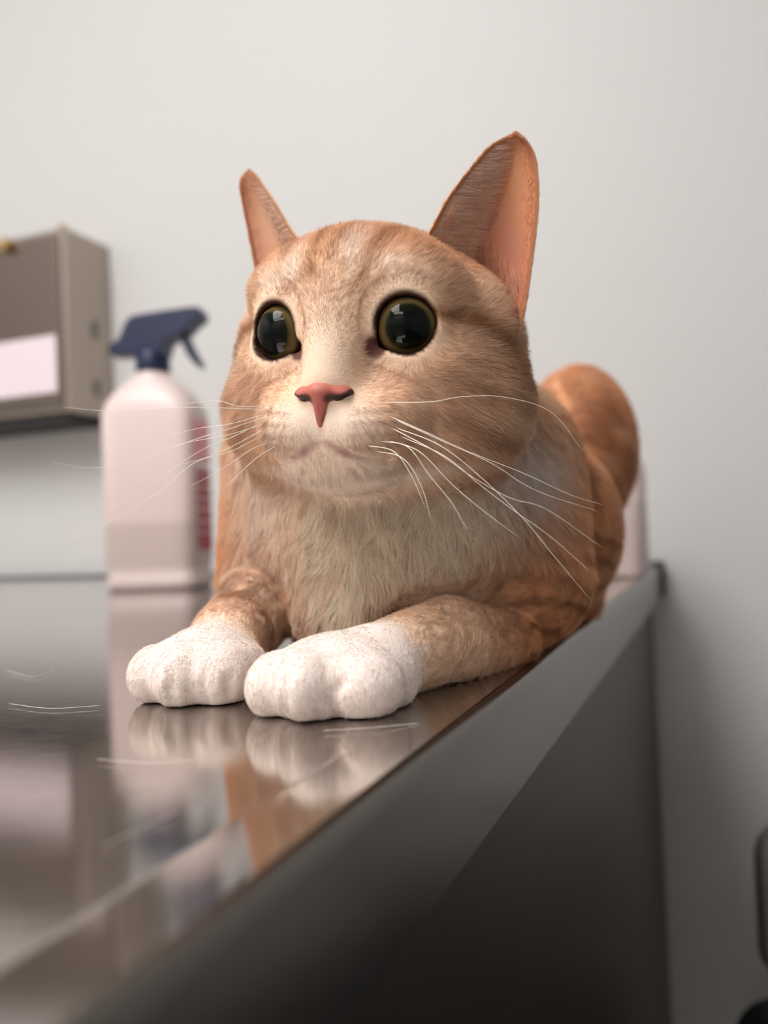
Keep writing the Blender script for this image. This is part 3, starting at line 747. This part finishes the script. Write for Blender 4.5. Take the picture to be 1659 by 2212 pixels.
M_nose = mat('nose_leather', s2l(196, 112, 98), .55, Subsurface_Weight=.2); M_nose.node_tree.nodes['Principled BSDF'].inputs['Subsurface Radius'].default_value = (.002, .001, .0006); bump(M_nose, 2500, .3, .0003)
nt = M_nose.node_tree; at_ = node(M_nose, 'ShaderNodeAttribute', attribute_name='coat'); nt.links.new(at_.outputs['Color'], nt.nodes['Principled BSDF'].inputs['Base Color'])
nm = np_mesh('nose', h2w(nV * [1.06, 1, 1] + [0, .2, -3.6]), nF); ax_ = np.abs(nV[:, 0])
dn = np.minimum(seg_d(nV * [1, 1, 1], (3.9, 55.2, -12.7), (6.6, 53.6, -13.)), seg_d(nV, (-3.9, 55.2, -12.7), (-6.6, 53.6, -13.)))
dn = np.minimum(dn, np.minimum(seg_d(nV, (6.6, 53.6, -13.), (9.6, 50.3, -11.2)), seg_d(nV, (-6.6, 53.6, -13.), (-9.6, 50.3, -11.2))))
nc = np.tile(L3(188, 106, 92), (len(nV), 1)); nc = mixc(nc, L3(206, 140, 122), sst(-8.6, -6.5, nV[:, 2]) * .5)
nc = mixc(nc, L3(40, 16, 12), sst(2.5, 1.5, dn) * (nV[:, 2] < -10.2 + .25 * ax_)); dside = np.minimum(seg_d(nV, (3.6, 54.5, -13.5), (1.6, 54.6, -19.5)), seg_d(nV, (-3.6, 54.5, -13.5), (-1.6, 54.6, -19.5))); nc = mixc(nc, L3(84, 42, 32), sst(1.5, .7, dside) * .8)
nc = mixc(nc, L3(150, 78, 66), sst(1.2, .2, ax_) * sst(-12, -15, nV[:, 2]) * .6)
a2 = nm.color_attributes.new('coat', 'FLOAT_COLOR', 'POINT'); a2.data.foreach_set('color', np.c_[nc, np.ones(len(nc))].astype(np.float32).ravel())
link('nose', nm, M_nose, cat)

# ---------------------------------------------------------------- whiskers
M_wh = mat('whisker', s2l(250, 240, 228), .35); bump(M_wh, 300, .05)
WHISK = [  # (head-local root, pixel path of the rest, end distance in mm)
    ((17, 47, -18), [(930, 868), (1000, 857), (1090, 858), (1190, 890), (1260, 975)], 262),
    ((18, 47, -22), [(930, 938), (1010, 975), (1130, 1022), (1230, 1068), (1300, 1090)], 262),
    ((20, 46, -23), [(950, 950), (1060, 1000), (1130, 1045), (1190, 1072), (1290, 1104)], 258),
    ((20, 46, -25), [(950, 962), (1040, 1032), (1130, 1120), (1200, 1205), (1275, 1295)], 246),
    ((19, 47, -25), [(940, 975), (1020, 1030), (1100, 1075), (1180, 1100), (1300, 1182)], 250),
    ((21, 45, -27), [(960, 985), (1040, 1050), (1120, 1110), (1190, 1160), (1275, 1235)], 248),
    ((16, 48, -28), [(880, 965), (930, 1030), (975, 1085), (1010, 1145)], 246),
    ((18, 47, -28), [(905, 975), (975, 1045), (1040, 1100), (1120, 1160)], 246),
    ((13, 50, -29), [(850, 975), (890, 1030), (918, 1095)], 246),
    ((15, 48, -30), [(870, 990), (910, 1050), (930, 1120)], 246),
    ((-17, 47, -18), [(520, 878), (470, 866), (400, 872), (330, 880)], 262),
    ((-18, 47, -20), [(500, 882), (400, 880), (250, 888), (140, 880)], 255),
    ((-19, 46, -22), [(500, 925), (420, 950), (330, 985), (255, 1006), (180, 1010), (110, 996)], 245),
    ((-19, 46, -23), [(500, 945), (440, 970), (380, 1008), (320, 1055), (240, 1100)], 240),
    ((-20, 45, -25), [(500, 965), (440, 990), (370, 1010), (300, 1040)], 250),
    ((-20, 45, -26), [(500, 975), (420, 1000), (340, 1065), (250, 1120), (150, 1166)], 238),
    ((-18, 46, -28), [(545, 970), (500, 1000), (450, 1030), (410, 1050)], 250),
    ((-19, 46, -24), [(490, 940), (410, 955), (330, 975)], 262),
    ((-16, 48, -29), [(560, 985), (520, 1020), (480, 1060)], 248),
    ((-17, 47, -21), [(500, 915), (430, 925), (370, 940)], 265)]
def surf_push(p_loc):
    p = h2w(p_loc); 
    for _ in range(6): 
        d = samp(DD, p[None])[0]
        e = 1.; g = np.array([samp(DD, (p + e * v)[None])[0] - samp(DD, (p - e * v)[None])[0] for v in np.eye(3)]) / 2; p = p - g * d
    return p, g
for rt, path, dend in WHISK:
    p0, g = surf_push(rt); y0 = p0[1]; n = len(path)
    pts = [p0 - g * 1.5] + [w_at(px, py, y0 - 6 + (dend - y0 + 6) * (i + 1) / n) for i, (px, py) in enumerate(path)]
    c = catmull([p / 1000 for p in pts]); rr = [.00014 * (1 - .75 * i / (len(c) - 1)) for i in range(len(c))]
    o = tube_pts('whisker', c, rr, M_wh, cat, 6)

# ---------------------------------------------------------------- loose hairs shed on the steel
HAIR_AT = ['lowest of them, nearest the raised edge', 'at the left edge, level with the toes', 'just below the toes of the farther paw', 'at the left edge, farthest back of them', 'below the nearer white paw']
for i, path in enumerate((((222, 1828), (290, 1795), (378, 1757)), ((20, 1520), (110, 1530), (215, 1524)), ((210, 1640), (320, 1648), (420, 1642)), ((15, 1448), (70, 1462), (118, 1447)), ((700, 1578), (800, 1572), (905, 1562)))):
    c = catmull([tab(px, py, .0008) for px, py in path])
    o = tube_pts('loose_hair', c, .00006, M_wh, None, 5)
    tag(o, 'fine loose hair on the steel table, ' + HAIR_AT[i], 'hair', 'loose hairs shed on the table')

#FUR
# ---------------------------------------------------------------- fur: short hairs combed over the body
def normals(V, Q):
    n = np.zeros_like(V); a = V[Q[:, 2]] - V[Q[:, 0]]; b = V[Q[:, 3]] - V[Q[:, 1]]; fn = np.cross(a, b)
    for k in range(4): np.add.at(n, Q[:, k], fn)
    return n / (np.linalg.norm(n, axis=1, keepdims=True) + 1e-12)
def unit(v): return v / (np.linalg.norm(v, axis=-1, keepdims=True) + 1e-9)
camP = CAM * 1000
def sample_surface(V, Q, N_, dens):
    T = np.concatenate([Q[:, [0, 1, 2]], Q[:, [0, 2, 3]]]); P0, P1, P2 = V[T[:, 0]], V[T[:, 1]], V[T[:, 2]]
    ar = np.linalg.norm(np.cross(P1 - P0, P2 - P0), axis=1) / 2; cen = (P0 + P1 + P2) / 3; nn = unit(N_[T].mean(1))
    d = dens(cen, nn); lam = ar * d; cnt = rng.poisson(lam); fi = np.repeat(np.arange(len(T)), cnt)
    r1 = np.sqrt(rng.random(len(fi))); r2 = rng.random(len(fi)); w0, w1, w2 = 1 - r1, r1 * (1 - r2), r1 * r2
    t = T[fi]; P = V[t[:, 0]] * w0[:, None] + V[t[:, 1]] * w1[:, None] + V[t[:, 2]] * w2[:, None]
    n = unit(N_[t[:, 0]] * w0[:, None] + N_[t[:, 1]] * w1[:, None] + N_[t[:, 2]] * w2[:, None])
    return P, n
Nrm = normals(V, Q)
def dens(c, n):
    view = unit(camP - c); f = (n * view).sum(-1); near = np.linalg.norm(c - camP, axis=1)
    d = np.where(c[:, 1] < 375, 4.2, np.where(c[:, 1] < 440, 2.0, 1.1)) * FDENS
    d = d * np.where(f < -.25, .22, 1) * np.where(c[:, 2] < 1.2, 0, 1) * np.where(n[:, 2] < -.75, .3, 1)
    return d
FDENS = 1.0
P_, n_ = sample_surface(V, Q, Nrm, dens)
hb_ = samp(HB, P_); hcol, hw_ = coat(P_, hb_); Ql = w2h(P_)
er_, bare = eye_rim(Ql); ldp = lip_d(Ql)
nosed = np.sqrt((((Ql - [0, 52.5, -15.]) / [8.6, 9, 7.6]) ** 2).sum(-1)); nosed = np.minimum(nosed, np.sqrt((((Ql - [0, 53, -21]) / [3.6, 6, 6]) ** 2).sum(-1)))
keep = ~((hw_ > .5) & ((bare > 0) | (nosed < 1.0) | ((ldp < 1.5 - .8 * sst(4, 14, np.abs(Ql[:, 0]))))))
P_, n_, hcol, hw_, Ql, ldp, nosed = (a[keep] for a in (P_, n_, hcol, hw_, Ql, ldp, nosed))
x, y, z = P_.T
# direction of the nap
fh = unit(Ql - [0, 60, -12.]); lx, ly, lz = Ql.T
fh = fh + np.stack([0 * lx, -.4 + 0 * lx, -.35 * sst(10, -20, lz) * sst(15, 30, np.abs(lx))], -1)
eyed = np.full(len(P_), 99.)
for s, e in EYES.items():
    d = Ql - e['c']; perp = d - (d @ e['ax'])[:, None] * e['ax']; ang = np.linalg.norm(perp, axis=1); t = sst(18, 12, ang) * (ly > 15)
    fh = mixc(unit(fh), unit(perp), t); eyed = np.where(ly > 15, np.minimum(eyed, ang), eyed)
fh = unit(fh) @ HM.T
back = np.array([*u_[:2], 0]); fb = np.tile(back + [0, 0, -.45], (len(P_), 1))
bibm = sst(375, 350, y)[:, None]
fb = fb * (1 - bibm) + bibm * np.stack([.012 * (x - 5), -.1 + 0 * x, -1 + 0 * x], -1)
dl = seg_d(P_, (-44, 368, 30), (-63, 290, 13)); dr = seg_d(P_, (78, 370, 22), (-4, 270, 15))
lr = (sst(28, 18, dr) * (z < 48))[:, None]; ll = (sst(28, 18, dl) * (z < 40))[:, None]
fb = fb * (1 - lr) + lr * np.array([-.75, -.95, -.3]); fb = fb * (1 - ll) + ll * np.array([-.3, -1, -.5])
ft = unit(mixc(unit(fb), fh, hw_)); 
amp = (1 + 1.3 * bibm * (1 - hw_[:, None])); ft = ft + .30 * amp * np.stack([vnoise(P_ / 3.5, 31), vnoise(P_ / 3.5, 32), vnoise(P_ / 3.5, 33)], -1) + .22 * amp * np.stack([vnoise(P_ / 11, 34), vnoise(P_ / 11, 35), vnoise(P_ / 11, 36)], -1) + rng.normal(0, .10, P_.shape)
tn = ft - (ft * n_).sum(-1, keepdims=True) * n_; tn = unit(tn)
# length
feet = np.maximum(sst(312, 292, y + x * .25 + 10) * (x < -32), sst(300, 268, y + x * .55) * (x >= -32)) * sst(42, 30, z)
Lb = np.where(y < 400, 8.5, 9.); Lb = Lb * (1 - .45 * np.maximum(lr, ll)[:, 0]); Lb = Lb * (1 - feet) + 1.7 * feet
Lh = 3.8 + 4.0 * sst(25, 52, np.abs(lx)) * sst(30, 5, lz) + 2.2 * sst(28, 44, lz) + 2.5 * sst(-38, -48, lz) * sst(34, 20, ly)
Lh = Lh * (1 - .5 * np.exp(-(lx / 11) ** 2 - ((lz - 2) / 16) ** 2) * (ly > 30)); Lh = Lh * (.32 + .68 * sst(9, 26, np.linalg.norm(Ql - [0, 54, -16], axis=1)))
Lh = Lh * (.28 + .72 * sst(9.5, 17, eyed)) * (.45 + .55 * sst(.8, 4, ldp))
LEN = (Lb * (1 - hw_) + Lh * hw_) * rng.uniform(.72, 1.15, len(P_))
lift = np.radians((26 * (1 - hw_) + (20 + 14 * sst(30, 44, lz)) * hw_ - 6 * feet) * rng.uniform(.6, 1.5, len(P_)))
d0 = tn * np.cos(lift)[:, None] + n_ * np.sin(lift)[:, None]
d1 = tn * np.cos(lift * .35)[:, None] + n_ * np.sin(lift * .35)[:, None] + [0, 0, -.08]
K = 4; ss = np.linspace(0, 1, K)
pts = np.stack([P_ - n_ * .2 + LEN[:, None] * (d0 * (t - .5 * t * t) + d1 * (.5 * t * t)) for t in ss], 1)
pts[..., 2] = np.maximum(pts[..., 2], .25)
shade = rng.normal(1, .12, len(P_)).clip(.6, 1.35)[:, None] * (1 + .22 * vnoise(P_ / 1.1, 51) + .08 * vnoise(P_ / 3., 52))[:, None]; hc = np.clip(hcol * shade, 0, .95)
rootr = np.where(y < 375, .052, .085) * (1 - .15 * hw_) * (1 - .1 * feet); tip = np.array([1, .95, .7, .2])
rad = rootr[:, None] * tip[None]
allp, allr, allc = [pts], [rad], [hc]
# ears: fine short fur outside and at the rim, long pale wisps inside
for s, off in ((1, nB), (-1, nB + len(eV1))):
    Vs, n = ear_data[s]
    def epos(vv, uu):
        i = np.clip(vv * (NV - 1), 0, NV - 1.001); j = np.clip(uu * (NU - 1), 0, NU - 1.001); i0 = i.astype(int); j0 = j.astype(int); fi = (i - i0)[:, None]; fj = (j - j0)[:, None]
        f = lambda A: (A[i0, j0] * (1 - fi) * (1 - fj) + A[i0 + 1, j0] * fi * (1 - fj) + A[i0, j0 + 1] * (1 - fi) * fj + A[i0 + 1, j0 + 1] * fi * fj)
        return f(Vs), unit(f(n))
    def emit(vv, uu, side, L, dirf, colr, r, lift=.35):
        p, nn = epos(vv, uu); nn = nn * side; up = unit(epos(np.clip(vv + .03, 0, 1), uu)[0] - epos(np.clip(vv - .03, 0, 1), uu)[0]); ac = unit(epos(vv, np.clip(uu + .03, 0, 1))[0] - epos(vv, np.clip(uu - .03, 0, 1))[0])
        d = unit(dirf(up, ac, vv, uu) + rng.normal(0, .12, p.shape)); d = d - (d * nn).sum(-1, keepdims=True) * nn; d0 = unit(unit(d) + nn * lift); d1 = unit(unit(d) + nn * lift * .2)
        q = np.stack([p + nn * .2 + L[:, None] * (d0 * (t - .5 * t * t) + d1 * .5 * t * t) for t in ss], 1)
        allp.append(h2w(q.reshape(-1, 3)).reshape(q.shape)); allr.append(np.full((len(p), 1), r) * tip[None]); allc.append(np.clip(colr * rng.normal(1, .1, (len(p), 1)), 0, .95))
    n1 = int(16000 * FDENS); vv = rng.random(n1) * .96; uu = rng.random(n1)
    emit(vv, uu, -1, rng.uniform(2, 3.5, n1), lambda up, ac, v, u: up, np.tile(ORG, (n1, 1)), .05, .22)
    n3 = int(9000 * FDENS); vv = rng.random(n3) ** .9; uu = rng.random(n3)      # velvet inside
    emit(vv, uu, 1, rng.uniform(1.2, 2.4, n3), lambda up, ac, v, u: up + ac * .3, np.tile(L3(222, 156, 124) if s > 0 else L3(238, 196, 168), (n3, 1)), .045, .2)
    for e0 in (0, 1):       # rim
        n2 = int(2600 * FDENS); vv = rng.random(n2) * .95; uu = np.abs(e0 - rng.random(n2) * .045)
        emit(vv, uu, 1, rng.uniform(1.2, 2.4, n2), lambda up, ac, v, u: up * .9 + ac * (.5 if e0 else -.5), np.tile(L3(222, 170, 128), (n2, 1)), .05, .3)
    n4 = int(4200 * FDENS); vv = rng.beta(1.6, 3.0, n4) * .95 + .03; uu = rng.random(n4) * .16 + .01   # wisps from the inner edge
    emit(vv, uu, 1, rng.uniform(9, 24, n4) * (1 - .75 * vv), lambda up, ac, v, u: ac * 1.0 + up * (.25 + .5 * v[:, None]), np.tile(L3(244, 212, 192), (n4, 1)), .065, .55)
    n5 = int(1500 * FDENS); vv = rng.random(n5) * .25 + .05; uu = rng.random(n5) * .9 + .05
    emit(vv, uu, 1, rng.uniform(6, 11, n5), lambda up, ac, v, u: up * 1.0 - ac * .4, np.tile(L3(226, 176, 146), (n5, 1)), .06, .5)
pts = np.concatenate(allp); rad = np.concatenate(allr); hc = np.concatenate(allc)
print('HAIRS', len(pts))
hd_ = bpy.data.hair_curves.new('fur'); hd_.add_curves([K] * len(pts))
hd_.points.foreach_set('position', (pts / 1000 + [0, 0, TZ]).astype(np.float32).ravel())
ra = hd_.attributes.get('radius') or hd_.attributes.new('radius', 'FLOAT', 'POINT'); ra.data.foreach_set('value', (rad / 1000).astype(np.float32).ravel())
cc = hd_.attributes.new('coat', 'FLOAT_COLOR', 'CURVE'); cc.data.foreach_set('color', np.c_[hc, np.ones(len(hc))].astype(np.float32).ravel())
M_fur = bpy.data.materials.new('fur'); M_fur.use_nodes = True; nt = M_fur.node_tree
pb = nt.nodes['Principled BSDF']; pb.inputs['Roughness'].default_value = .55; pb.inputs['Specular IOR Level'].default_value = .35
a = node(M_fur, 'ShaderNodeAttribute', attribute_name='coat'); nt.links.new(a.outputs['Color'], pb.inputs['Base Color'])
tr = node(M_fur, 'ShaderNodeBsdfTranslucent'); nt.links.new(a.outputs['Color'], tr.inputs['Color']); mxs = node(M_fur, 'ShaderNodeMixShader'); mxs.inputs[0].default_value = .3
nt.links.new(pb.outputs[0], mxs.inputs[1]); nt.links.new(tr.outputs[0], mxs.inputs[2]); nt.links.new(mxs.outputs[0], nt.nodes['Material Output'].inputs['Surface'])
fo = bpy.data.objects.new('fur', hd_); C.objects.link(fo); fo.parent = cat; hd_.materials.append(M_fur); fo['kind'] = 'stuff'
